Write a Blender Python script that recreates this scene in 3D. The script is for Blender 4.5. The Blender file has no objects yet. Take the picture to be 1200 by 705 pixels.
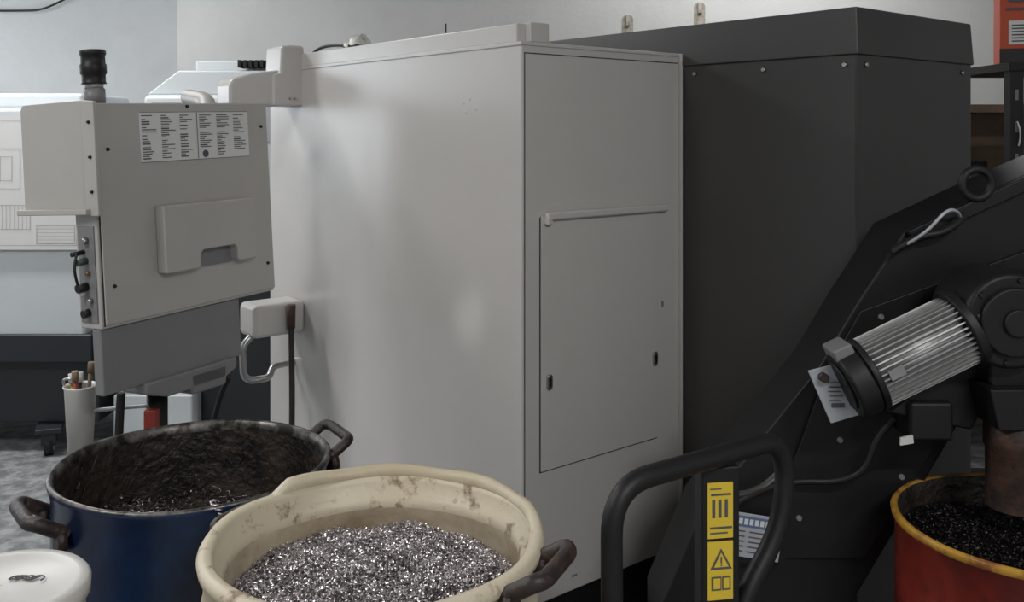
import bpy, bmesh, math, random
from mathutils import Vector, Matrix
random.seed(7)
S=bpy.context.scene
COL=S.collection
R=math.radians

# ------------------------------------------------------------------ materials
def mat(name,col,rough=.5,metal=0.,var=0.,vscale=8.,bump=0.,bscale=60.,col2=None,spec=.5,coat=0.,rp=(.42,.62),crough=.12):
    m=bpy.data.materials.new(name); m.use_nodes=True
    nt=m.node_tree; b=nt.nodes["Principled BSDF"]
    b.inputs["Roughness"].default_value=rough; b.inputs["Metallic"].default_value=metal
    b.inputs["Specular IOR Level"].default_value=spec
    b.inputs["Coat Weight"].default_value=coat; b.inputs["Coat Roughness"].default_value=crough
    c=(col[0],col[1],col[2],1)
    b.inputs["Base Color"].default_value=c
    tc=nt.nodes.new("ShaderNodeTexCoord")
    if var>0 or col2:
        n=nt.nodes.new("ShaderNodeTexNoise"); n.inputs["Scale"].default_value=vscale; n.inputs["Detail"].default_value=6
        n.inputs["Roughness"].default_value=.65
        nt.links.new(tc.outputs["Object"],n.inputs["Vector"])
        r=nt.nodes.new("ShaderNodeValToRGB")
        if col2:
            r.color_ramp.elements[0].position=rp[0]; r.color_ramp.elements[1].position=rp[1]
            r.color_ramp.elements[0].color=(col2[0],col2[1],col2[2],1); r.color_ramp.elements[1].color=c
        else:
            r.color_ramp.elements[0].position=.3; r.color_ramp.elements[1].position=.7
            r.color_ramp.elements[0].color=tuple(x*(1-var) for x in col)+(1,)
            r.color_ramp.elements[1].color=c
        nt.links.new(n.outputs["Fac"],r.inputs["Fac"]); nt.links.new(r.outputs["Color"],b.inputs["Base Color"])
    if bump>0:
        n2=nt.nodes.new("ShaderNodeTexNoise"); n2.inputs["Scale"].default_value=bscale; n2.inputs["Detail"].default_value=4
        nt.links.new(tc.outputs["Object"],n2.inputs["Vector"])
        bp=nt.nodes.new("ShaderNodeBump"); bp.inputs["Strength"].default_value=bump; bp.inputs["Distance"].default_value=.01
        nt.links.new(n2.outputs["Fac"],bp.inputs["Height"]); nt.links.new(bp.outputs["Normal"],b.inputs["Normal"])
    return m
def emis(name,col,s):
    m=bpy.data.materials.new(name); m.use_nodes=True
    nt=m.node_tree; b=nt.nodes["Principled BSDF"]
    b.inputs["Base Color"].default_value=(col[0],col[1],col[2],1)
    b.inputs["Emission Color"].default_value=(col[0],col[1],col[2],1); b.inputs["Emission Strength"].default_value=s
    return m

M_white=mat("cabinet_cream_paint",(.56,.54,.52),.36,var=.05,vscale=2.5,coat=.25,crough=.22)
M_pend=mat("pendant_cream_paint",(.45,.435,.41),.40,var=.06,vscale=4)
M_dark=mat("charcoal_paint",(.042,.040,.040),.36,var=.12,vscale=3)
M_dark2=mat("black_powdercoat",(.011,.011,.012),.46,var=.2,vscale=6,bump=.05,bscale=200,spec=.35)
M_black=mat("black_rubber",(.010,.010,.011),.5,var=.2,vscale=20,spec=.4)
M_seam=mat("seam_shadow_gap",(.02,.02,.02),.8)
M_wall=mat("painted_plaster",(.62,.625,.62),.9,var=.12,vscale=1.6,bump=.2,bscale=30)
M_floor=mat("concrete_floor",(.32,.33,.335),.55,col2=(.15,.16,.165),vscale=14,bump=.25,bscale=40)
M_ceil=mat("ceiling_plaster",(.55,.55,.54),.9,var=.1,vscale=2)
M_steel=mat("steel",(.50,.50,.50),.35,1.,var=.2,vscale=20)
M_alu=mat("cast_aluminium",(.46,.46,.46),.5,.5,var=.25,vscale=15,bump=.1,bscale=90)
M_grey=mat("grey_paint",(.20,.20,.205),.45,var=.1,vscale=6,bump=.04,bscale=200)
M_paper=mat("paper",(.70,.70,.69),.7,var=.03)
M_ink=mat("print_ink",(.09,.09,.10),.7)
M_line=mat("drawing_line",(.30,.29,.33),.7)
M_blue=mat("blue_enamel",(.007,.026,.075),.3,col2=(.005,.012,.036),vscale=5,bump=.05,bscale=50)
M_rust=mat("oily_brown_residue",(.036,.026,.020),.5,col2=(.009,.007,.006),vscale=14,bump=.8,bscale=60)
M_rim=mat("worn_steel_rim",(.20,.19,.18),.4,.7,col2=(.03,.026,.022),vscale=25)
M_cream=mat("stained_cream_plastic",(.61,.545,.42),.46,col2=(.52,.445,.31),vscale=6,bump=.12,bscale=40)
M_creamrim=mat("grimy_cream_rim",(.60,.53,.40),.46,col2=(.22,.15,.09),vscale=22,bump=.15,bscale=50,rp=(.33,.45))
M_creamin=mat("dirty_cream_plastic",(.57,.50,.375),.45,col2=(.34,.26,.17),vscale=7,bump=.2,bscale=50,rp=(.30,.60))
M_hand=mat("rusty_handle",(.042,.024,.019),.5,col2=(.018,.013,.012),vscale=25,bump=.3,bscale=80)
M_red=mat("orange_red_enamel",(.22,.025,.015),.38,col2=(.11,.013,.010),vscale=6,bump=.06,bscale=40)
M_yel=mat("yellow_rim_paint",(.46,.25,.03),.4,col2=(.22,.08,.02),vscale=14,rp=(.40,.52))
M_pipe=mat("rusted_pipe",(.075,.036,.025),.65,col2=(.028,.018,.014),vscale=18,bump=.3,bscale=60)
M_chipS=mat("silver_chips",(.90,.86,.87),.33,.82,col2=(.34,.30,.31),vscale=70)
M_chipD=mat("dark_chips",(.05,.042,.042),.4,.8,col2=(.015,.013,.013),vscale=60)
M_chipB=mat("grey_brown_chips",(.13,.11,.10),.4,.8,col2=(.028,.022,.020),vscale=50)
M_chipbed=mat("chip_bed",(.18,.16,.16),.5,.5,col2=(.05,.043,.045),vscale=120,bump=1.,bscale=150)
M_labely=mat("yellow_label",(.74,.53,.04),.5)
M_blueink=mat("blue_ink",(.10,.16,.30),.6)
M_plate=mat("nameplate",(.46,.48,.52),.4,.2,var=.1,vscale=20)
M_mwhite=mat("machine_white_paint",(.62,.66,.68),.4,var=.05,vscale=3)
M_mdark=mat("machine_dark_paint",(.022,.027,.032),.45,var=.2,vscale=4)
M_orange=mat("orange_carton",(.50,.07,.025),.6)
M_wood=mat("shelf_board",(.22,.15,.10),.6,var=.3,vscale=10)
M_whitepl=mat("white_plastic",(.60,.59,.565),.4,var=.06,vscale=8,bump=.03)
M_stain=mat("plaster_stain",(.26,.22,.17),.9,col2=(.42,.40,.36),vscale=20)
M_redpost=mat("red_paint",(.24,.028,.02),.5)
M_green=mat("dull_green_part",(.04,.07,.05),.5)
M_gold=mat("dull_brass",(.20,.14,.08),.5,.8)
M_tube=emis("fluorescent_tube",(1,.98,.96),6)
M_day=emis("daylight_pane",(.86,.93,1.0),5)

# ------------------------------------------------------------------ helpers
def empty(name,loc=(0,0,0),rot=(0,0,0),parent=None):
    o=bpy.data.objects.new(name,None); COL.objects.link(o); o.location=loc; o.rotation_euler=rot; o.empty_display_size=.1
    if parent: o.parent=parent
    return o
def link(name,me,parent=None,mats=(),smooth=False,bev=0,loc=(0,0,0),rot=(0,0,0)):
    o=bpy.data.objects.new(name,me); COL.objects.link(o)
    for m in mats: me.materials.append(m)
    o.location=loc; o.rotation_euler=rot
    if parent: o.parent=parent
    if smooth:
        for p in me.polygons: p.use_smooth=True
    if bev>0:
        b=o.modifiers.new("bevel","BEVEL"); b.width=bev; b.segments=3; b.limit_method='ANGLE'; b.angle_limit=R(35)
        for p in me.polygons: p.use_smooth=True
        w=o.modifiers.new("wn","WEIGHTED_NORMAL"); w.keep_sharp=False
    return o
def box(name,lo,hi,m,parent=None,bev=0,loc=(0,0,0),rot=(0,0,0)):
    x0,y0,z0=lo;x1,y1,z1=hi
    v=[(x0,y0,z0),(x1,y0,z0),(x1,y1,z0),(x0,y1,z0),(x0,y0,z1),(x1,y0,z1),(x1,y1,z1),(x0,y1,z1)]
    f=[(3,2,1,0),(4,5,6,7),(0,1,5,4),(1,2,6,5),(2,3,7,6),(3,0,4,7)]
    me=bpy.data.meshes.new(name); me.from_pydata(v,[],f)
    return link(name,me,parent,[m],bev=bev,loc=loc,rot=rot)
def prism(name,pts,y0,y1,m,parent=None,bev=0,loc=(0,0,0),rot=(0,0,0)):
    """polygon in local XZ extruded along Y"""
    n=len(pts); v=[(x,y0,z) for x,z in pts]+[(x,y1,z) for x,z in pts]
    f=[tuple(range(n)),tuple(range(2*n-1,n-1,-1))]+[(i,i+n,(i+1)%n+n,(i+1)%n) for i in range(n)]
    me=bpy.data.meshes.new(name); me.from_pydata(v,[],f)
    bm=bmesh.new(); bm.from_mesh(me); bmesh.ops.recalc_face_normals(bm,faces=bm.faces); bm.to_mesh(me); bm.free()
    return link(name,me,parent,[m],bev=bev,loc=loc,rot=rot)
def rpoly(x0,z0,x1,z1,r,n=6):
    out=[]
    for cx,cz,a in ((x1-r,z1-r,0),(x0+r,z1-r,90),(x0+r,z0+r,180),(x1-r,z0+r,270)):
        for i in range(n+1):
            t=R(a+90*i/n); out.append((cx+r*math.cos(t),cz+r*math.sin(t)))
    return out
def cyl(name,p0,p1,r,m,parent=None,r2=None,seg=32,bev=0):
    p0=Vector(p0);p1=Vector(p1); d=p1-p0; L=d.length
    bm=bmesh.new(); bmesh.ops.create_cone(bm,cap_ends=True,segments=seg,radius1=r,radius2=r if r2 is None else r2,depth=L)
    q=d.to_track_quat('Z','Y').to_matrix().to_4x4()
    bm.transform(Matrix.Translation((p0+p1)/2)@q)
    me=bpy.data.meshes.new(name); bm.to_mesh(me); bm.free()
    o=link(name,me,parent,[m],bev=bev)
    if not bev:
        for p in me.polygons: p.use_smooth=len(p.vertices)==4
    return o
def lathe(name,prof,m,parent=None,seg=96,loc=(0,0,0),midx=None,mats=None,wob=0):
    v=[];f=[];mi=[]
    n=len(prof)
    for i in range(seg):
        a=2*math.pi*i/seg
        w=1+wob*(math.sin(2*a+.6)+.5*math.sin(3*a+2)+.25*math.sin(7*a))
        for r,z in prof: v.append((r*w*math.cos(a),r*w*math.sin(a),z+wob*.35*math.sin(2*a+1)+wob*.2*math.sin(5*a)))
    for i in range(seg):
        j=(i+1)%seg
        for k in range(n-1):
            f.append((i*n+k,j*n+k,j*n+k+1,i*n+k+1)); mi.append(midx[k] if midx else 0)
    me=bpy.data.meshes.new(name); me.from_pydata(v,[],f)
    o=link(name,me,parent,mats or [m],smooth=True,loc=loc)
    for p,i in zip(me.polygons,mi): p.material_index=i
    return o
def tube(name,pts,r,m,parent=None,smooth=True,cyc=False,loc=(0,0,0),rot=(0,0,0)):
    cu=bpy.data.curves.new(name+"_c",'CURVE'); cu.dimensions='3D'; cu.bevel_depth=r; cu.bevel_resolution=5; cu.resolution_u=10; cu.use_fill_caps=True
    if smooth:
        s=cu.splines.new('NURBS'); s.points.add(len(pts)-1)
        for p,c in zip(s.points,pts): p.co=(*c,1)
        s.order_u=min(3,len(pts)); s.use_endpoint_u=not cyc; s.use_cyclic_u=cyc
    else:
        s=cu.splines.new('POLY'); s.points.add(len(pts)-1)
        for p,c in zip(s.points,pts): p.co=(*c,1)
        s.use_cyclic_u=cyc
    o=bpy.data.objects.new(name+"_t",cu); COL.objects.link(o)
    dg=bpy.context.evaluated_depsgraph_get(); me=bpy.data.meshes.new_from_object(o.evaluated_get(dg))
    bpy.data.objects.remove(o)
    me.materials.clear(); me.name=name
    return link(name,me,parent,[m],smooth=True,loc=loc,rot=rot)
def fillet(pts,r,n=7):
    """round corners of polyline"""
    out=[Vector(pts[0])]
    for i in range(1,len(pts)-1):
        a,b,c=Vector(pts[i-1]),Vector(pts[i]),Vector(pts[i+1])
        d1=(a-b).normalized(); d2=(c-b).normalized()
        rr=min(r,(a-b).length*.48,(c-b).length*.48)
        s=b+d1*rr; e=b+d2*rr
        for k in range(n+1):
            t=k/n; out.append(s*(1-t)**2+b*2*t*(1-t)+e*t*t)
    out.append(Vector(pts[-1])); return [tuple(p) for p in out]
def rects(name,rs,m,parent=None,y=0.,loc=(0,0,0),rot=(0,0,0)):
    """set of small flat rectangles (x0,z0,x1,z1) in local XZ"""
    v=[];f=[]
    for x0,z0,x1,z1 in rs:
        i=len(v); v+=[(x0,y,z0),(x1,y,z0),(x1,y,z1),(x0,y,z1)]; f.append((i,i+1,i+2,i+3))
    me=bpy.data.meshes.new(name); me.from_pydata(v,[],f)
    return link(name,me,parent,[m],loc=loc,rot=rot)
def chips(name,rad,zf,n,size,m,parent,loc,curl=1.2,lift=.012):
    v=[];f=[]
    for _ in range(n):
        rr=rad*math.sqrt(random.random()); a=random.random()*6.283
        x=rr*math.cos(a); y=rr*math.sin(a); z=zf(x,y)+random.random()*lift
        L=size*random.uniform(.5,1.6); w=size*random.uniform(.12,.3); c=random.uniform(.3,curl)*2.2
        rot=Matrix.Rotation(random.random()*6.283,3,'Z')@Matrix.Rotation(random.uniform(-1.1,1.1),3,'X')@Matrix.Rotation(random.uniform(-.9,.9),3,'Y')
        i=len(v); k=4
        for j in range(k+1):
            t=j/k; an=(t-.5)*c*2
            rad_=L/max(c*2,.2)
            p=Vector((rad_*math.sin(an),(t-.5)*w*1.2,rad_*(math.cos(an)-1)))
            q=Vector((p.x,p.y+w,p.z))
            for s in (p,q):
                s=rot@s; v.append((x+s.x,y+s.y,z+s.z))
        for j in range(k): f.append((i+2*j,i+2*j+1,i+2*j+3,i+2*j+2))
    me=bpy.data.meshes.new(name); me.from_pydata(v,[],f)
    return link(name,me,parent,[m],loc=loc)
def bed(name,rad,zf,m,parent,loc,seg=64,rings=14):
    v=[(0,0,zf(0,0))];f=[]
    for k in range(1,rings+1):
        for i in range(seg):
            a=6.28318*i/seg; r=rad*k/rings; x=r*math.cos(a); y=r*math.sin(a); v.append((x,y,zf(x,y)))
    for i in range(seg): f.append((0,1+i,1+(i+1)%seg))
    for k in range(rings-1):
        for i in range(seg):
            j=(i+1)%seg; f.append((1+k*seg+i,1+(k+1)*seg+i,1+(k+1)*seg+j,1+k*seg+j))
    me=bpy.data.meshes.new(name); me.from_pydata(v,[],f)
    return link(name,me,parent,[m],smooth=True,loc=loc)
def bolt(name,p,d,parent,r=.008,m=None):
    p=Vector(p);d=Vector(d).normalized()
    return cyl(name,p,p+d*.006,r,m or M_steel,parent,r2=r*.7,seg=16)

# ------------------------------------------------------------------ room
box("floor",(-5,-2.5,-.1),(4.2,7.2,0),M_floor)
box("ceiling",(-5,-2.5,3.5),(4.2,7.2,3.6),M_ceil)
box("wall_back",(-2.14,6,0),(4.2,7.2,3.5),M_wall)
box("wall_back_recess",(-5,7.2,0),(-2.14,7.35,3.5),M_wall)
box("wall_left",(-5.15,-2.5,0),(-5,7.35,3.5),M_wall)
box("wall_right",(4.2,-2.5,0),(4.35,7.2,3.5),M_wall)
box("wall_front",(-5.15,-2.65,0),(4.35,-2.5,3.5),M_wall)
w=empty("window_1",(-5,0,0))
box("pane",(.0,4.6,1.15),(.01,6.6,2.5),M_day,w)
for i,(a,b,c,d) in enumerate([(4.55,1.1,6.65,1.15),(4.55,2.5,6.65,2.56),(4.55,1.1,4.6,2.56),(6.6,1.1,6.65,2.56),(5.58,1.1,5.62,2.56)]):
    box("frame_%d"%i,(.0,a,b),(.05,c,d),M_whitepl,w)
d=empty("door_1",(-4.995,0,0))
box("leaf",(.01,3.4,.02),(.04,4.4,2.05),M_grey,d)
box("door_pane",(.04,3.6,1.1),(.045,4.2,1.8),M_day,d)
cyl("door_knob",(.04,3.47,1.0),(.10,3.47,1.0),.02,M_steel,d)
for i,(x,z) in enumerate([(.74,2.28),(1.20,2.36)]):
    s=empty("wall_anchor_plate" if i==0 else "wall_anchor_plate.001",(x,6,z))
    prism("stain",rpoly(-.035,-.09,.035,.07,.03),-.004,0,M_stain,s)
    box("peg",(-.012,-.02,.0),(.012,-.004,.07),M_stain,s,bev=.003)
c=empty("wall_cable",(0,0,0))
tube("cable",[(-3.95,7.18,2.53),(-3.75,7.18,2.53),(-3.6,7.15,2.53),(-3.45,7.12,2.58),(-3.3,7.18,2.68)],.008,M_black,c)

# ------------------------------------------------------------------ white cabinet
A=R(39.1)
cab=empty("machine_control_cabinet",(.026,2.6,0),(0,0,A))
W=.662; DP=1.62
box("body",(0,0,.27),(W,DP,1.852),M_white,cab,bev=.006)
box("plinth",(.04,.04,0),(W-.02,DP-.04,.27),M_dark2,cab)
box("door_gap",(.010,-.0015,.285),(.0125,0.0,1.822),M_seam,cab)
box("top_gap",(.010,-.0015,1.820),(W-.01,0,1.8225),M_seam,cab)
box("side_edge",(W-.008,-.012,.27),(W+.002,.0,1.852),M_white,cab,bev=.002)
box("access_gap",(.0655,-.0015,.640),(.553,0,1.36),M_seam,cab)
box("access_door",(.0685,-.005,.6435),(.550,0,1.365),M_white,cab,bev=.0015)
box("drip_rail",(.078,-.022,1.352),(.588,-.004,1.374),M_white,cab,bev=.006)
box("drip_rail_lip",(.078,-.024,1.340),(.098,-.004,1.362),M_white,cab,bev=.003)
for i,(x,z) in enumerate([(.097,.893),(.537,.893)]):
    prism("lock_%d"%i,rpoly(x-.010,z-.022,x+.010,z+.022,.0095),-.012,-.004,M_steel,cab,bev=.002)
    box("lock_slot_%d"%i,(x-.003,-.0135,z-.012),(x+.003,-.012,z+.012),M_black,cab)
box("hinge_mark_a",(.575,-.003,1.05),(.582,0,1.066),M_grey,cab)
box("scuff_a",(.19,-.001,.31),(.21,0,.316),M_grey,cab)
box("top_rail",(.0,.02,1.852),(.10,DP-.18,1.905),M_white,cab,bev=.004)
box("top_rail_end",(.03,-.004,1.853),(.10,.03,1.908),M_white,cab,bev=.003)
box("top_cap",(-.004,-.004,1.842),(W,DP-.2,1.853),M_white,cab,bev=.002)
for i,(y,z) in enumerate([(.24,1.70),(.27,1.69),(.21,1.67),(.26,1.66)]):
    lathe("paint_blister_%d"%i,[(.0001,.0015),(.005,.001),(.008,0)],M_white,cab,loc=(0,y,z),seg=12).rotation_euler=(0,R(-90),0)
tube("antenna",[(.18,.62,1.85),(.18,.62,1.97)],.003,M_pipe,cab,smooth=False)
cyl("antenna_base",(.18,.62,1.85),(.18,.62,1.92),.006,M_pipe,cab)
tube("top_cable",[(.05,1.36,1.90),(.05,1.30,1.925),(.05,1.2,1.93),(.06,1.1,1.925),(.08,1.02,1.91)],.006,M_black,cab)
lathe("cloth_lump",[(.001,.035),(.025,.034),(.04,.02),(.045,0)],M_whitepl,cab,loc=(.05,.97,1.905),wob=.03,seg=24)
lathe("cloth_lump_b",[(.001,.022),(.02,.02),(.03,.01),(.032,0)],M_whitepl,cab,loc=(.06,1.05,1.905),wob=.03,seg=24)
prism("upper_bracket",[(-.12,1.70),(.01,1.70),(.01,1.935),(-.05,1.935),(-.085,1.93),(-.09,1.825),(-.12,1.82)],1.33,1.47,M_white,cab,bev=.01)
prism("upper_arm",[(-.285,1.70),(-.08,1.70),(-.08,1.84),(-.18,1.825),(-.27,1.80),(-.285,1.78)],1.345,1.47,M_white,cab,bev=.012)
for i in range(2): bolt("arm_bolt_%d"%i,(-.05+.02*i,1.33,1.73),(0,-1,0),cab,.006)
box("lower_bracket",(-.21,1.30,.83),(.0,1.44,.955),M_white,cab,bev=.02)
tube("steel_loop",fillet([(-.185,1.36,.84),(-.23,1.36,.80),(-.225,1.36,.665),(-.12,1.36,.665),(-.10,1.38,.70),(-.0,1.40,.70)],.05),.013,M_steel,cab,smooth=False)
cyl("connector",(-.075,1.27,.86),(-.075,1.27,.95),.015,M_pipe,cab,r2=.017)
tube("cable_down",[(-.075,1.27,.9),(-.078,1.26,.75),(-.085,1.24,.55),(-.09,1.25,.1),(-.09,1.3,.02)],.011,M_hand,cab)

# ------------------------------------------------------------------ dark machine enclosure
dk=empty("lathe_enclosure",(.934,2.541,0),(0,0,A))
W2=.664; L2=2.3
box("body",(0,0,.12),(W2,L2,1.815),M_dark,dk,bev=.004)
box("plinth",(.05,.05,0),(W2-.05,L2-.05,.12),M_black,dk)
v=[(-.008,-.008,1.812),(W2+.004,-.008,1.812),(W2+.004,L2,1.812),(-.008,L2,1.812),(.002,.002,1.942),(W2+.002,.002,1.942),(W2+.002,L2,1.942),(.002,L2,1.942)]
f=[(3,2,1,0),(4,5,6,7),(0,1,5,4),(1,2,6,5),(2,3,7,6),(3,0,4,7)]
me=bpy.data.meshes.new("hood"); me.from_pydata(v,[],f); link("hood",me,dk,[M_dark],bev=.004)
box("corner_trim_a",(-.003,-.003,.12),(.03,0,1.81),M_dark,dk,bev=.001)
box("corner_gap",(.03,-.001,.12),(.0325,0.0,1.81),M_seam,dk)
for i,(y) in enumerate([.035,.30,.56]): bolt("bolt_l_%d"%i,(-.0005,y,1.785),(-1,0,0),dk,.008)
for i,(x) in enumerate([.045,.60]): bolt("bolt_r_%d"%i,(x,-.0005,1.785),(0,-1,0),dk,.008)

# ------------------------------------------------------------------ control pendant
pd=empty("control_pendant",(-1.18,2.70,1.03),(0,0,0))
pd.matrix_world=Matrix.Translation((-1.18,2.70,1.03))@Matrix.Rotation(R(59.5),4,'Z')@Matrix.Rotation(R(-2.6),4,'X')@Matrix.Rotation(R(-1.4),4,'Y')
PW=.685;PH=.655
box("housing",(0,.002,0),(PW,.10,PH),M_pend,pd,bev=.006)
box("front_cover",(.012,-.004,.01),(PW,.004,PH),M_pend,pd,bev=.003)
box("side_gap",(.009,-.001,.008),(.012,.004,PH-.01),M_seam,pd)
box("label_sheet",(.158,-.0055,.475),(.594,-.004,.628),M_paper,pd)
rs=[]
for cidx in range(6):
    x0=.164+cidx*.0715+(.006 if cidx>2 else 0)
    z=.617
    while z>.482:
        if random.random()<.14: z-=.005; continue
        if cidx in(3,) and z<.510: break
        if cidx==5 and z<.50: break
        hd=random.random()<.12
        rs.append((x0,z-(.0028 if hd else .0016),x0+(.03 if hd else .012+random.random()*.043),z+.0014))
        z-=.0066
rects("label_text",rs,M_ink,pd,y=-.0062)
rects("label_rules",[(.374,.478,.3765,.625)]+[(.158,.4745,.594,.4760),(.158,.6265,.594,.628)],M_ink,pd,y=-.0064)
cyl("label_logo",(.405,-.0055,.492),(.405,-.0066,.492),.012,M_ink,pd)
tr=[(.197,.135),(.207,.132),(.325,.132),(.332,.14),(.332,.175),(.345,.188),(.475,.188),(.485,.175),(.485,.14),(.492,.132),(.565,.132),(.572,.14),(.572,.335),(.197,.340)]
prism("document_tray",tr,-.045,-.004,M_pend,pd,bev=.006)
box("tray_notch_inside",(.33,-.010,.13),(.487,-.0045,.187),M_grey,pd)
for i,(x,z) in enumerate([(.045,.52),(.045,.12),(.655,.575),(.655,.10),(.34,.645)]): bolt("screw_%d"%i,(x,-.004,z),(0,-1,0),pd,.006,M_black)
box("side_panel",(-.004,.012,.02),(.0,.085,.30),M_grey,pd)
for i,(z,r0,L,mm,y) in enumerate([(.05,.012,.02,M_black,.05),(.085,.008,.012,M_steel,.035),(.125,.013,.03,M_black,.055),(.165,.006,.01,M_gold,.04),(.20,.010,.03,M_green,.05),(.225,.007,.04,M_black,.06),(.26,.010,.015,M_steel,.045),(.105,.006,.02,M_paper,.065)]):
    cyl("connector_%d"%i,(-.004,y,z),(-.004-L,y,z-.003),r0,mm,pd,seg=16)
tube("side_wire",[(-.03,.055,.225),(-.045,.05,.19),(-.04,.05,.15),(-.03,.055,.125)],.004,M_black,pd)
box("lower_mount",(.005,.015,-.195),(.535,.055,.0),M_grey,pd,bev=.006)
prism("underside_tray",[(.14,-.19),(.50,-.19),(.50,-.225),(.44,-.25),(.22,-.25),(.14,-.225)],.0,.12,M_grey,pd,bev=.008)
prism("underside_box",[(.30,-.20),(.46,-.20),(.45,-.27),(.31,-.27)],.0,.12,M_grey,pd,bev=.01)
prism("wing_plate",rpoly(0,.335,.30,.665,.02),-.006,.006,M_pend,pd,bev=.002,rot=(0,0,R(94)))
prism("wing_flange",[(0.0,.335),(.30,.335),(.30,.352),(0,.352)],-.006,.035,M_pend,pd,bev=.003,rot=(0,0,R(94)))
prism("wing_root",[(-.03,.33),(.02,.33),(.02,.66),(-.03,.66)],.006,.018,M_pend,pd,bev=.003,rot=(0,0,R(94)))
for i in range(3): bolt("wing_screw_%d"%i,(-.018,-.012,.40+.1*i),(-1,0,0),pd,.005,M_black)
cyl("lamp_base",(.05,.05,.655),(.05,.05,.70),.030,M_grey,pd)
cyl("lamp_neck",(.05,.05,.70),(.05,.05,.72),.026,M_alu,pd)
lathe("lamp_cap",[(.001,.10),(.034,.10),(.037,.096),(.037,.086),(.034,.083),(.034,.06),(.037,.056),(.037,.03),(.033,.026),(.033,.004),(.036,0),(.001,0)],M_black,pd,loc=(.05,.05,.715))
tube("hinge_arm",fillet([(.50,.08,.60),(.62,.22,.68),(.66,.36,.70)],.05),.03,M_pend,pd,smooth=False)
tube("hinge_arm_low",[(.50,.05,-.08),(.62,.2,-.1),(.68,.32,-.12)],.022,M_grey,pd,smooth=False)
st=empty("pendant_column",(0,0,0))
cyl("post",(-1.12,2.96,0),(-1.12,2.96,.80),.032,M_dark2,st)
box("post_base",(-1.27,2.81,0),(-.97,3.11,.02),M_dark2,st,bev=.004)
box("red_sleeve",(-1.14,2.90,.55),(-1.10,2.93,.74),M_redpost,st,bev=.004)
tube("cable_a",[(-1.2,2.88,.80),(-1.21,2.87,.6),(-1.2,2.88,.3),(-1.15,2.93,.03)],.013,M_black,st)
tube("cable_b",[(-.95,3.15,.78),(-1.02,3.2,.66),(-1.05,3.2,.3),(-1.02,3.05,.04)],.010,M_black,st)
cup=empty("brush_cup",(-1.335,2.9,.62))
lathe("cup",[(.001,0),(.036,0),(.046,.19),(.050,.195),(.049,.20),(.044,.19),(.034,.01),(.001,.01)],M_whitepl,cup,seg=40)
tube("hook",[(.04,.0,.12),(.10,.03,.12),(.185,.05,.12)],.006,M_steel,cup)
tube("wire_clip",[(-.05,-.0,.20),(-.055,-.01,.225),(-.02,-.02,.222)],.004,M_steel,cup)
for i,(a,b,h,mm) in enumerate([(.02,.0,.24,M_wood),(-.02,.01,.20,M_labely),(.0,-.02,.22,M_redpost),(-.01,.02,.20,M_black)]):
    cyl("brush_%d"%i,(a*.5,b*.5,.02),(a*1.6,b*1.6,h),.006,mm,cup,seg=12)
    cyl("brush_head_%d"%i,(a*1.6,b*1.6,h),(a*1.75,b*1.75,h+.03),.010,M_whitepl if i%2 else M_wood,cup,seg=12)

# ------------------------------------------------------------------ chip drums
def drum_handle(name,ang,R0,z,parent,w=.12,out=.055,r=.012,drop=0.,m=M_hand):
    ca,sa=math.cos(ang),math.sin(ang); tx,ty=-sa,ca
    def P(o,t,zz): return (ca*o+tx*t,sa*o+ty*t,zz)
    pts=[P(R0-.005,-w/2,z-.03),P(R0+out*.8,-w/2,z-drop),P(R0+out,-w/2*.75,z-drop),P(R0+out,w/2*.75,z-drop),P(R0+out*.8,w/2,z-drop),P(R0-.005,w/2,z-.03)]
    tube(name,fillet(pts,.03),r,m,parent,smooth=False)
    for s in (-1,1):
        p=Vector(P(R0+.002,s*w/2,z-.04)); cyl(name+"_lug",p-Vector((ca,sa,0))*.004,p+Vector((ca,sa,0))*.012,.022,m,parent,seg=20)

bd=empty("blue_drum",(-.645,1.905,0))
r=.262;h=.935
lathe("shell",[(.001,.01),(r-.01,.01),(r,.02),(r,.30),(r+.006,.31),(r,.32),(r,.60),(r+.006,.61),(r,.62),(r,h-.03),(r+.006,h-.012),(r+.008,h-.002),(r+.003,h+.003),(r-.003,h),(r-.004,h-.02),(r-.008,.5),(r-.010,.3),(.001,.3)],None,bd,
      midx=[0]*9+[0,0,1,1,1,2,2,2],mats=[M_blue,M_rim,M_rust],wob=.005)
zf=lambda x,y:.800-.28*y*(1 if y<0 else .4)+.02*math.cos(x*9+1)*math.cos(y*8)+.012*math.sin(x*31)*math.sin(y*27)
bed("chip_bed",r-.006,zf,M_rust,bd,(0,0,0))
chips("turnings",r-.03,zf,1000,.017,M_chipB,bd,(0,0,0),curl=1.6,lift=.018)
chips("bright_turnings",.045,lambda x,y:zf(x+.03,y-.12)+.008,190,.015,M_chipS,bd,(.03,-.12,0),curl=1.8,lift=.03)
for i in range(110):
    a=random.random()*6.28; q=(r-.05)*math.sqrt(random.random()); x=q*math.cos(a); y=q*math.sin(a); z=zf(x,y)+.01; t=random.random()*6.28; rr=random.uniform(.01,.03)
    tube("turning_thread_%d"%i,[(x+rr*math.cos(t+.5*j)+.004*j*math.cos(t),y+rr*math.sin(t+.5*j)+.004*j*math.sin(t),z+random.uniform(0,.012)) for j in range(6)],.0006,M_chipB if i%4 else M_chipS,bd)
drum_handle("handle_1",R(219),r,h-.03,bd,w=.13,out=.055,r=.013)
drum_handle("handle_2",R(32),r,h+.005,bd,w=.14,out=.05,r=.011)
for i in range(24):
    a=random.uniform(.1,3.0); z=random.uniform(.84,.92); rr=r-.012
    tube("wall_turning_%d"%i,[(rr*math.cos(a+.02*j)*(1-.02*random.random()),rr*math.sin(a+.02*j)*(1-.02*random.random()),z+random.uniform(-.012,.012)+(-.006)*j) for j in range(6)],.0008,M_chipB,bd)
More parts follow.
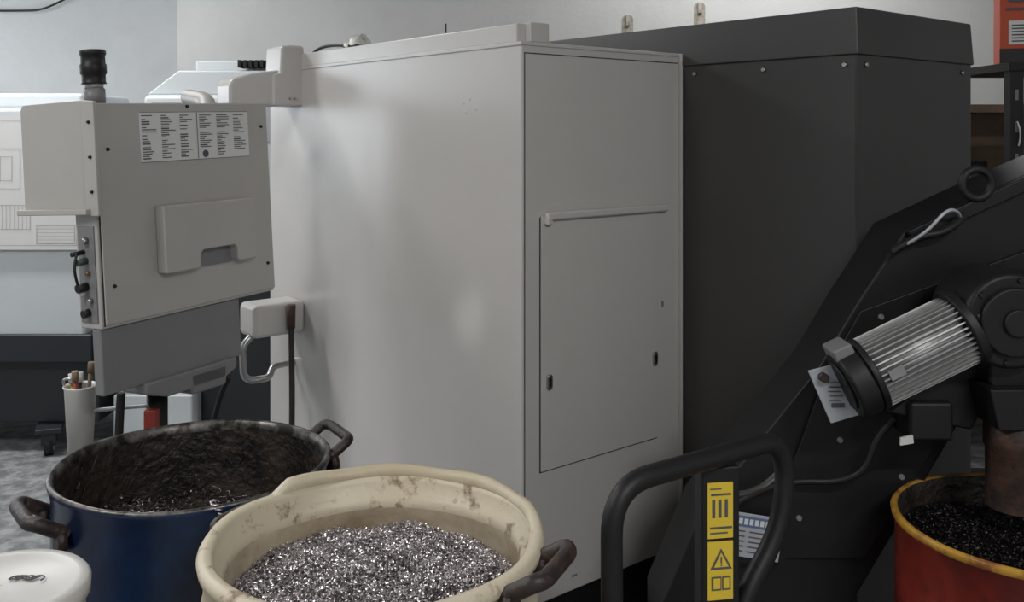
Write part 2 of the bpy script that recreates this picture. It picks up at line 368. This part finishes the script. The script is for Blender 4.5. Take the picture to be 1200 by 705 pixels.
tube("rim_curl",[(.11+.0016*i+.006*math.cos(i*1.5),-.235+.006*math.sin(i*1.5),h+.010-.0020*i) for i in range(34)],.0022,M_chipS,bd)

cd=empty("cream_drum",(-.222,1.515,0))
r=.262;h=.948
lathe("shell",[(.001,.01),(r-.02,.01),(r-.005,.03),(r-.005,.6),(r-.002,.80),(r,.86),(r+.004,.875),(r,.89),(r,h-.02),(r+.008,h-.014),(r+.010,h-.002),(r+.004,h+.006),(r-.010,h+.006),(r-.015,h-.002),(r-.017,h-.022),(r-.028,h-.028),(r-.030,h-.045),(r-.026,h-.06),(r-.028,.7),(.001,.68)],None,cd,
      midx=[0]*9+[2]*7+[1]*3,mats=[M_cream,M_creamin,M_creamrim],wob=.009,seg=128)
v=[];f=[];NS=60
prof=[(r+.004,h-.005),(r+.010,h+.012),(r+.004,h+.022),(r-.006,h+.022),(r-.012,h+.012),(r-.010,h-.008)]
for i in range(NS+1):
    a=R(-8)+R(150)*i/NS; k=.35+.65*min(1,min(i*.3,NS-i)/3)
    for q,(a_r,a_z) in enumerate(prof): v.append((a_r*math.cos(a)*1.004,a_r*math.sin(a)*1.004,h-.005+(a_z-h+.005)*k+.002*math.sin(9*a)))
n=len(prof)
for i in range(NS):
    for q in range(n): f.append((i*n+q,(i+1)*n+q,(i+1)*n+(q+1)%n,i*n+(q+1)%n))
f.append(tuple(range(n))); f.append(tuple(NS*n+q for q in range(n-1,-1,-1)))
me=bpy.data.meshes.new("collar"); me.from_pydata(v,[],f); link("collar",me,cd,[M_cream],smooth=True)
zf2=lambda x,y:.862+.035*(1-(x*x+(y)*(y))/.06)*1.0+.006*math.sin(x*40)*math.sin(y*37)-.02*max(0,-x)
bed("chip_bed",r-.025,zf2,M_chipbed,cd,(0,0,0))
chips("chips",r-.032,zf2,21000,.0082,M_chipS,cd,(0,0,0),curl=1.3,lift=.009)
drum_handle("handle_1",R(-24),r,h+.012,cd,w=.13,out=.055,r=.013)
drum_handle("handle_2",R(153),r,h-.02,cd,w=.11,out=.032,r=.013)

rd=empty("red_drum",(1.140,2.06,0))
r=.278;h=.745
lathe("shell",[(.001,.01),(r-.01,.01),(r,.02),(r,.23),(r+.008,.245),(r,.26),(r,.47),(r+.008,.485),(r,.50),(r,h-.02),(r+.007,h-.012),(r+.009,h-.001),(r+.003,h+.006),(r-.006,h+.002),(r-.008,h-.02),(r-.010,.4),(.001,.4)],None,rd,
      midx=[0]*10+[2,2,2,1,1,1],mats=[M_red,M_rust,M_yel],wob=.002)
zf3=lambda x,y:.690+.015*math.cos(x*12)*math.cos(y*10)+.006*math.sin(x*45)*math.sin(y*41)
bed("chip_bed",r-.006,zf3,M_chipD,rd,(0,0,0))
chips("dark_chips",r-.025,zf3,7000,.012,M_chipD,rd,(0,0,0),lift=.012)

wc=empty("white_canister",(-.79,1.45,0))
lathe("body",[(.001,.01),(.115,.01),(.120,.02),(.120,.87),(.127,.875),(.128,.895),(.122,.902),(.105,.903),(.10,.899),(.001,.900)],M_whitepl,wc,seg=72)
tube("lid_swarf",[(.01+.012*math.cos(i*1.3)+.0016*i,.02+.009*math.sin(i*1.7),.903) for i in range(26)],.0011,M_ink,wc)

# ------------------------------------------------------------------ chip conveyor with motor
cv=empty("chip_conveyor",(0,0,0))
Y0=2.30;Y1=2.50
prism("incline_body",[(.40,.12),(.62,.12),(.837,.449),(1.13,.94),(1.256,1.0),(1.5,1.0),(1.5,1.60),(1.256,1.495),(1.12,1.433),(.963,1.359),(.843,1.175),(.753,1.024),(.46,.66),(.36,.42),(.36,.12)],Y0,Y1,M_dark2,cv,bev=.006)
prism("side_plate",[(.852,1.165),(1.5,1.40),(1.5,1.04),(1.24,1.03),(1.12,.97),(.86,.56),(.60,.56),(.77,1.02)],Y0-.012,Y0,M_dark2,cv,bev=.003)
prism("head_cover",[(.963,1.359),(1.12,1.433),(1.256,1.495),(1.5,1.60),(1.5,1.56),(1.26,1.46),(1.13,1.40),(.98,1.33)],Y0-.02,Y0,M_dark2,cv,bev=.004)
prism("discharge_chute",[(1.04,1.04),(1.42,1.04),(1.30,.95),(1.06,.95)],2.04,2.36,M_dark2,cv,bev=.004)
for i,(x,z) in enumerate([(.90,1.15),(1.05,1.21),(.70,.66),(.80,.85),(.95,.76)]): bolt("plate_bolt_%d"%i,(x,Y0-.012,z),(0,-1,0),cv,.008,M_grey)
box("foot",(.40,2.31,0),(.60,2.49,.13),M_dark2,cv)
box("leg",(1.44,2.36,0),(1.49,2.42,1.02),M_dark2,cv)
tube("lifting_eye",[(1.13+.036*math.cos(t*math.pi/8),2.28,1.475+.036*math.sin(t*math.pi/8)) for t in range(16)],.010,M_black,cv,smooth=False,cyc=True)
tube("hose_loop",[(.95,2.26,1.33),(.98,2.22,1.36),(1.03,2.22,1.42),(1.07,2.24,1.41),(1.09,2.28,1.39)],.004,M_plate,cv)
tube("hose_loop_b",[(.92,2.27,1.31),(.97,2.26,1.35),(1.05,2.25,1.36),(1.10,2.28,1.40)],.010,M_black,cv)
mo=empty("motor",(.905,2.10,1.115),(0,0,0),cv)
mo.matrix_local=Matrix.Translation((.880,2.10,1.100))@Matrix.Rotation(R(-26),4,'Y')
def mcyl(n,x0,x1,r0,m,r2=None,bev=0): return cyl(n,(x0,0,0),(x1,0,0),r0,m,mo,r2=r2,seg=48,bev=bev)
mcyl("stator",-.090,.130,.064,M_alu)
v=[];f=[]
NF=40
for i in range(NF):
    a=6.28318*i/NF
    ca,sa=math.cos(a),math.sin(a); t=.0017
    k=1+.07*abs(math.sin(2*a))**2
    ii=len(v)
    for x in (-.090,.130):
        for rr,s in ((.060,-t),(.077*k,-t),(.077*k,t),(.060,t)): v.append((x,ca*rr-sa*s,sa*rr+ca*s))
    f+=[(ii,ii+1,ii+5,ii+4),(ii+1,ii+2,ii+6,ii+5),(ii+2,ii+3,ii+7,ii+6),(ii,ii+1,ii+2,ii+3),(ii+4,ii+5,ii+6,ii+7)]
me=bpy.data.meshes.new("fins"); me.from_pydata(v,[],f); link("fins",me,mo,[M_alu])
box("rating_tag",(-.07,-.0815,-.005),(-.035,-.078,.018),M_steel,mo)
mcyl("end_shield",-.10,-.085,.083,M_black,bev=.003)
mcyl("fan_cowl",-.150,-.10,.081,M_black,bev=.008)
mcyl("cowl_end",-.156,-.150,.055,M_dark2)
mcyl("drive_flange",.130,.152,.092,M_black,bev=.004)
mcyl("gear_neck",.152,.20,.080,M_dark2,bev=.01)
box("terminal_box",(-.150,-.04,.062),(-.105,.04,.092),M_grey,mo,bev=.005)
cyl("gear_case",(1.085,2.03,1.19),(1.085,2.20,1.19),.105,M_dark2,cv,seg=48,bev=.012)
cyl("gear_cover",(1.085,2.015,1.19),(1.085,2.03,1.19),.075,M_dark2,cv,seg=48,bev=.005)
cyl("gear_hub",(1.085,2.005,1.19),(1.085,2.29,1.19),.030,M_black,cv,bev=.004)
for i in range(6):
    a=R(60*i+20); bolt("gear_bolt_%d"%i,(1.085+.09*math.cos(a),2.03,1.19+.09*math.sin(a)),(0,-1,0),cv,.007,M_black)
prism("gear_box_back",rpoly(1.06,1.02,1.30,1.28,.03),2.08,2.2,M_dark2,cv,bev=.01)
prism("torque_bracket",[(.86,.96),(1.05,.92),(1.14,1.08),(1.10,1.12),(.95,1.03)],2.14,2.30,M_dark2,cv,bev=.006)
box("junction_box",(.90,2.12,.90),(1.00,2.22,.99),M_black,cv,bev=.01)
prism("tag",[(.875,.895),(.905,.90),(.903,.918),(.875,.912)],2.112,2.118,M_paper,cv)
prism("motor_plate",[(.668,1.062),(.735,1.078),(.79,.965),(.720,.944)],2.115,2.121,M_plate,cv,bev=.001)
rects("plate_print",[(.0,.0,.03,.0025),(.004,-.010,.036,-.0075),(.002,-.020,.03,-.0175),(.006,-.030,.036,-.0275),(.004,-.04,.03,-.0375),(.01,-.055,.04,-.045)],M_ink,cv,y=0,loc=(.71,2.113,1.035))
box("plate_arm",(.73,2.121,1.0),(.80,2.14,1.03),M_dark2,cv)
cyl("plate_nut",(.70,2.116,1.05),(.70,2.095,1.05),.011,M_hand,cv,seg=6)
tube("power_cable",[(.90,2.2,.93),(.86,2.22,.88),(.84,2.22,.80),(.78,2.24,.765),(.68,2.25,.765),(.60,2.26,.74),(.54,2.27,.70)],.008,M_black,cv)
np_=empty("plate_group",(.510,2.262,.690),(0,R(9),0),cv)
box("maker_plate",(0,0,-.105),(.150,.004,0),M_plate,np_,bev=.001)
rects("maker_text",[(.008,-.032,.142,-.006)],M_blueink,np_,y=-.001)
rects("maker_logo",[(.015+.013*i,-.026,.024+.013*i,-.012) for i in range(8)],M_paper,np_,y=-.0015)
rects("maker_rows",[(.01,-.044-.012*i,.06,-.041-.012*i) for i in range(5)]+[(.07,-.044-.012*i,.128,-.041-.012*i) for i in range(5)],M_ink,np_,y=-.0015)
box("plate_bracket",(.51,2.268,.56),(.66,2.30,.66),M_dark2,cv)
lathe("discharge_pipe",[(.064,.76),(.064,.89),(.068,.895),(.068,.96),(.060,.96),(.058,.76)],M_pipe,cv,seg=48,loc=(1.135,2.11,0))

# ------------------------------------------------------------------ lift truck (black tube handle, yellow labels)
ht=empty("lift_truck",(0,0,0))
zt=1.02
hp=[(.37,1.70,.42),(.30,1.64,.55),(.165,1.545,.74),(.163,1.537,zt),(.52,1.785,zt),(.515,1.78,.86),(.405,1.71,.72),(.39,1.71,.42)]
tube("handle",fillet(hp,.085,10),.0185,M_black,ht,smooth=False)
ma=empty("mast_frame",(.376,1.705,0),(0,0,R(10)),ht)
box("mast",(-.036,-.01,.06),(.036,.03,.995),M_dark2,ma,bev=.004)
for i,(z0,z1) in enumerate([(.868,.968),(.757,.862)]):
    box("label_%d"%i,(-.026,-.0125,z0),(.022,-.010,z1),M_labely,ma)
rects("label_print_1",[(-.022,.956,.0,.9585),(-.020,.945,.018,.949)]+[(-.018+.012*i,.905,-.012+.012*i,.938) for i in range(3)]+[(-.022,.885,.02,.889),(-.022,.876,.012,.879)],M_ink,ma,y=-.0130)
me=bpy.data.meshes.new("warning_triangle"); me.from_pydata([(-.022,-.0131,.812),(.020,-.0131,.812),(-.001,-.0131,.850)],[],[(0,1,2)]); link("warning_triangle",me,ma,[M_ink])
me=bpy.data.meshes.new("warning_inner"); me.from_pydata([(-.015,-.0138,.8165),(.013,-.0138,.8165),(-.001,-.0138,.8425)],[],[(0,1,2)]); link("warning_inner",me,ma,[M_labely])
rects("warning_bang",[(-.0025,.823,.0005,.835),(-.0025,.8185,.0005,.821),(-.019,.775,-.001,.800),(.001,.775,.017,.800)],M_ink,ma,y=-.0142)
rects("book_pages",[(-.016,.778,-.003,.797),(.003,.778,.014,.797)],M_labely,ma,y=-.0146)
box("cross_base",(.12,1.62,.05),(.62,1.70,.12),M_dark2,ht,bev=.01)
for i,x in enumerate((.15,.56)):
    box("fork_%d"%i,(x,1.55,.05),(x+.05,2.15,.10),M_dark2,ht,bev=.005)
    for j,y in enumerate((1.58,2.10)):
        cyl("wheel_%d%d"%(i,j),(x-.005,y,.04),(x+.055,y,.04),.04,M_black,ht)
tube("release_rod",[(.40,1.74,.93),(.47,1.80,.90),(.52,1.84,.93)],.006,M_steel,ht)

# ------------------------------------------------------------------ background machines at left
bm_=empty("white_lathe",(0,0,0))
box("white_body",(-3.6,4.66,.58),(-2.12,5.5,1.72),M_mwhite,bm_,bev=.02)
box("dark_band",(-3.6,4.64,.46),(-2.08,5.5,.60),M_mdark,bm_,bev=.01)
box("dark_base",(-3.6,4.72,.14),(-2.08,5.5,.48),M_mdark,bm_,bev=.01)
box("top_lid",(-3.6,4.8,1.72),(-2.2,5.4,1.80),M_mwhite,bm_,bev=.02)
for i,x in enumerate((-3.3,-2.75,-2.30)):
    c=empty("caster_%d"%i,(x,4.66,0),(0,0,R(20)),bm_)
    cyl("wheel",(-.02,0,.045),(.02,0,.045),.045,M_black,c,seg=24)
    cyl("hub",(-.023,0,.045),(.023,0,.045),.022,M_alu,c,seg=24)
    box("fork",(-.035,-.03,.05),(.035,.05,.12),M_mdark,c,bev=.005)
    box("plate",(-.06,-.05,.115),(.06,.12,.14),M_mdark,c,bev=.004)
dr=empty("technical_drawing",(-2.63,4.635,1.02),(0,0,0))
box("sheet",(-.2,0,0),(.50,.004,.66),M_paper,dr)
rs=[]
for a,b,cc,dd in [(.02,.02,.48,.64),(.05,.1,.25,.22),(.30,.36,.44,.58),(.28,.03,.47,.12),(.05,.3,.2,.5),(.10,.34,.16,.46)]:
    t=.0022
    rs+=[(a,b,cc,b+t),(a,dd-t,cc,dd),(a,b,a+t,dd),(cc-t,b,cc,dd)]
rs+=[(.28,.03+.018*i,.47,.0315+.018*i) for i in range(5)]+[(.05+.02*i,.1,.0515+.02*i,.22) for i in range(10)]+[(.31,.38+.02*i,.31+.1*random.random(),.3825+.02*i) for i in range(9)]
rects("linework",rs,M_line,dr,y=-.002)

b2=empty("milling_machine",(0,0,0))
box("lower_body",(-1.98,4.9,.08),(-.95,5.7,1.0),M_mdark,b2,bev=.02)
box("upper_body",(-1.95,4.95,1.0),(-1.0,5.65,1.80),M_mwhite,b2,bev=.03)
prism("sloped_cover",[(-1.95,1.80),(-1.0,1.80),(-1.05,1.93),(-1.78,1.93)],5.0,5.6,M_mwhite,b2,bev=.01)
box("cover_top",(-1.72,5.1,1.93),(-1.15,5.5,1.99),M_mwhite,b2,bev=.01)
box("cover_glass",(-1.90,4.945,1.55),(-1.1,4.952,1.76),M_plate,b2)
for i in range(9): box("louver_%d"%i,(-1.46+.03*i,4.99,1.945),(-1.445+.03*i,5.09,1.985),M_black,b2)
box("white_skirt",(-2.02,4.75,.0),(-1.62,4.9,.27),M_mwhite,b2,bev=.01)

# ------------------------------------------------------------------ storage rack at right
rk=empty("storage_rack",(0,0,0))
for i,(x,y) in enumerate([(1.86,3.50),(2.70,3.50),(1.86,3.92),(2.70,3.92)]):
    box("post_%d"%i,(x,y,0),(x+.05,y+.045,1.83),M_black,rk)
    for k in range(12): 
        if i==0: box("slot_%d"%k,(x+.018,y-.001,.4+.12*k),(x+.030,y,.44+.12*k),M_grey,rk)
for i,z in enumerate((.15,.75,1.30,1.83)):
    box("shelf_%d"%i,(1.85,3.49,z),(2.76,3.97,z+.03),M_dark2,rk)
tube("zip_tie",[(1.885,3.49,1.55),(1.89,3.47,1.60),(1.88,3.49,1.64)],.003,M_paper,rk)
ob=empty("orange_carton",(1.865,3.585,1.864),(0,0,R(-22)))
box("carton",(0,0,0),(.24,.24,.36),M_orange,ob,bev=.003)
box("black_band",(-.001,-.002,.0),(.241,.0,.055),M_black,ob)
box("white_label",(.03,-.003,.07),(.16,0,.16),M_paper,ob)
rects("carton_text",[(.04,.08+.012*i,.15,.085+.012*i) for i in range(6)]+[(.02,.2,.2,.21),(.03,.23,.2,.25)],M_ink,ob,y=-.0045)
wb=empty("workbench",(0,0,0))
box("top",(2.0,4.7,1.70),(3.2,5.2,1.74),M_wood,wb)
box("back",(2.0,5.15,0),(3.2,5.2,1.7),M_wood,wb)
box("side_l",(2.0,4.7,0),(2.04,5.2,1.7),M_dark2,wb)
box("side_r",(3.16,4.7,0),(3.2,5.2,1.7),M_dark2,wb)
box("mid_shelf",(2.04,4.72,1.20),(3.16,5.15,1.23),M_wood,wb)
for i in range(4):
    cyl("roll_%d"%i,(2.16+.22*i,4.85,1.23),(2.16+.22*i,4.85,1.40+.05*(i%2)),.07,M_mdark if i%2 else M_pipe,wb,seg=24)
tube("clamp",[(2.2,4.8,1.5),(2.28,4.78,1.52),(2.34,4.78,1.60),(2.28,4.78,1.66)],.012,M_black,wb)

# ------------------------------------------------------------------ lights
def lamp(name,loc,L,power,rot=0,col=(1,.99,.98)):
    e=empty(name,loc,(0,0,rot))
    box("housing",(-L/2,-.09,.0),(L/2,.09,.05),M_whitepl,e,bev=.01)
    cyl("tube_a",(-L/2+.03,-.04,-.02),(L/2-.03,-.04,-.02),.013,M_tube,e,seg=12)
    cyl("tube_b",(-L/2+.03,.04,-.02),(L/2-.03,.04,-.02),.013,M_tube,e,seg=12)
    ld=bpy.data.lights.new(name+"_light",'AREA'); ld.shape='RECTANGLE'; ld.size=L; ld.size_y=.18; ld.energy=power; ld.color=col
    lo=bpy.data.objects.new("light",ld); COL.objects.link(lo); lo.parent=e; lo.location=(0,0,-.045)
lamp("ceiling_lamp",(-2.6,.9,3.3),1.5,66,rot=R(20))
lamp("added_left_lamp",(-2.9,4.2,3.3),1.5,64,rot=0)  # tube lamp added to brighten the machines at left
lamp("ceiling_lamp.002",(1.6,5.2,3.3),1.5,30,rot=0)
lamp("added_fill_lamp",(1.5,-1.0,3.3),1.5,88,rot=0)  # added front fill behind the camera, lifts the cabinet's right face
# added spot, no real fixture: imitates a faint reflection on the cabinet side
sp=empty("added_spot",(-1.9,-1.2,3.2))
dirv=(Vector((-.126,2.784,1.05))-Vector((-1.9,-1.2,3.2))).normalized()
cyl("added_spot_can",-dirv*.12,-dirv*.02,.04,M_whitepl,sp,r2=.045)  # made-up housing for the added spot
cyl("added_spot_stem",-dirv*.1,(-dirv.x*.1,-dirv.y*.1,.30),.008,M_whitepl,sp)
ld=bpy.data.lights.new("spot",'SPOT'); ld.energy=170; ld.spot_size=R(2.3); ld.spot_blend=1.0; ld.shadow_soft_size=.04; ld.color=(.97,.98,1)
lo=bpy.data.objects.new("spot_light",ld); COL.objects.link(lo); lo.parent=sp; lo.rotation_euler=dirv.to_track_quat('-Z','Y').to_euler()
wd=bpy.data.worlds.new("World"); S.world=wd; wd.use_nodes=True
wd.node_tree.nodes["Background"].inputs[0].default_value=(.8,.88,1,1); wd.node_tree.nodes["Background"].inputs[1].default_value=.3

# ------------------------------------------------------------------ camera
cam=bpy.data.cameras.new("camera"); co=bpy.data.objects.new("camera",cam); COL.objects.link(co)
co.location=(0,0,1.6); co.rotation_euler=(R(90),0,0)
cam.sensor_width=36; cam.lens=36*1099/1200; cam.shift_y=-(352.5-155)/1200
cam.clip_start=.05
S.camera=co
S.view_settings.view_transform='Standard'
S.view_settings.look='None'
S.view_settings.exposure=-.05
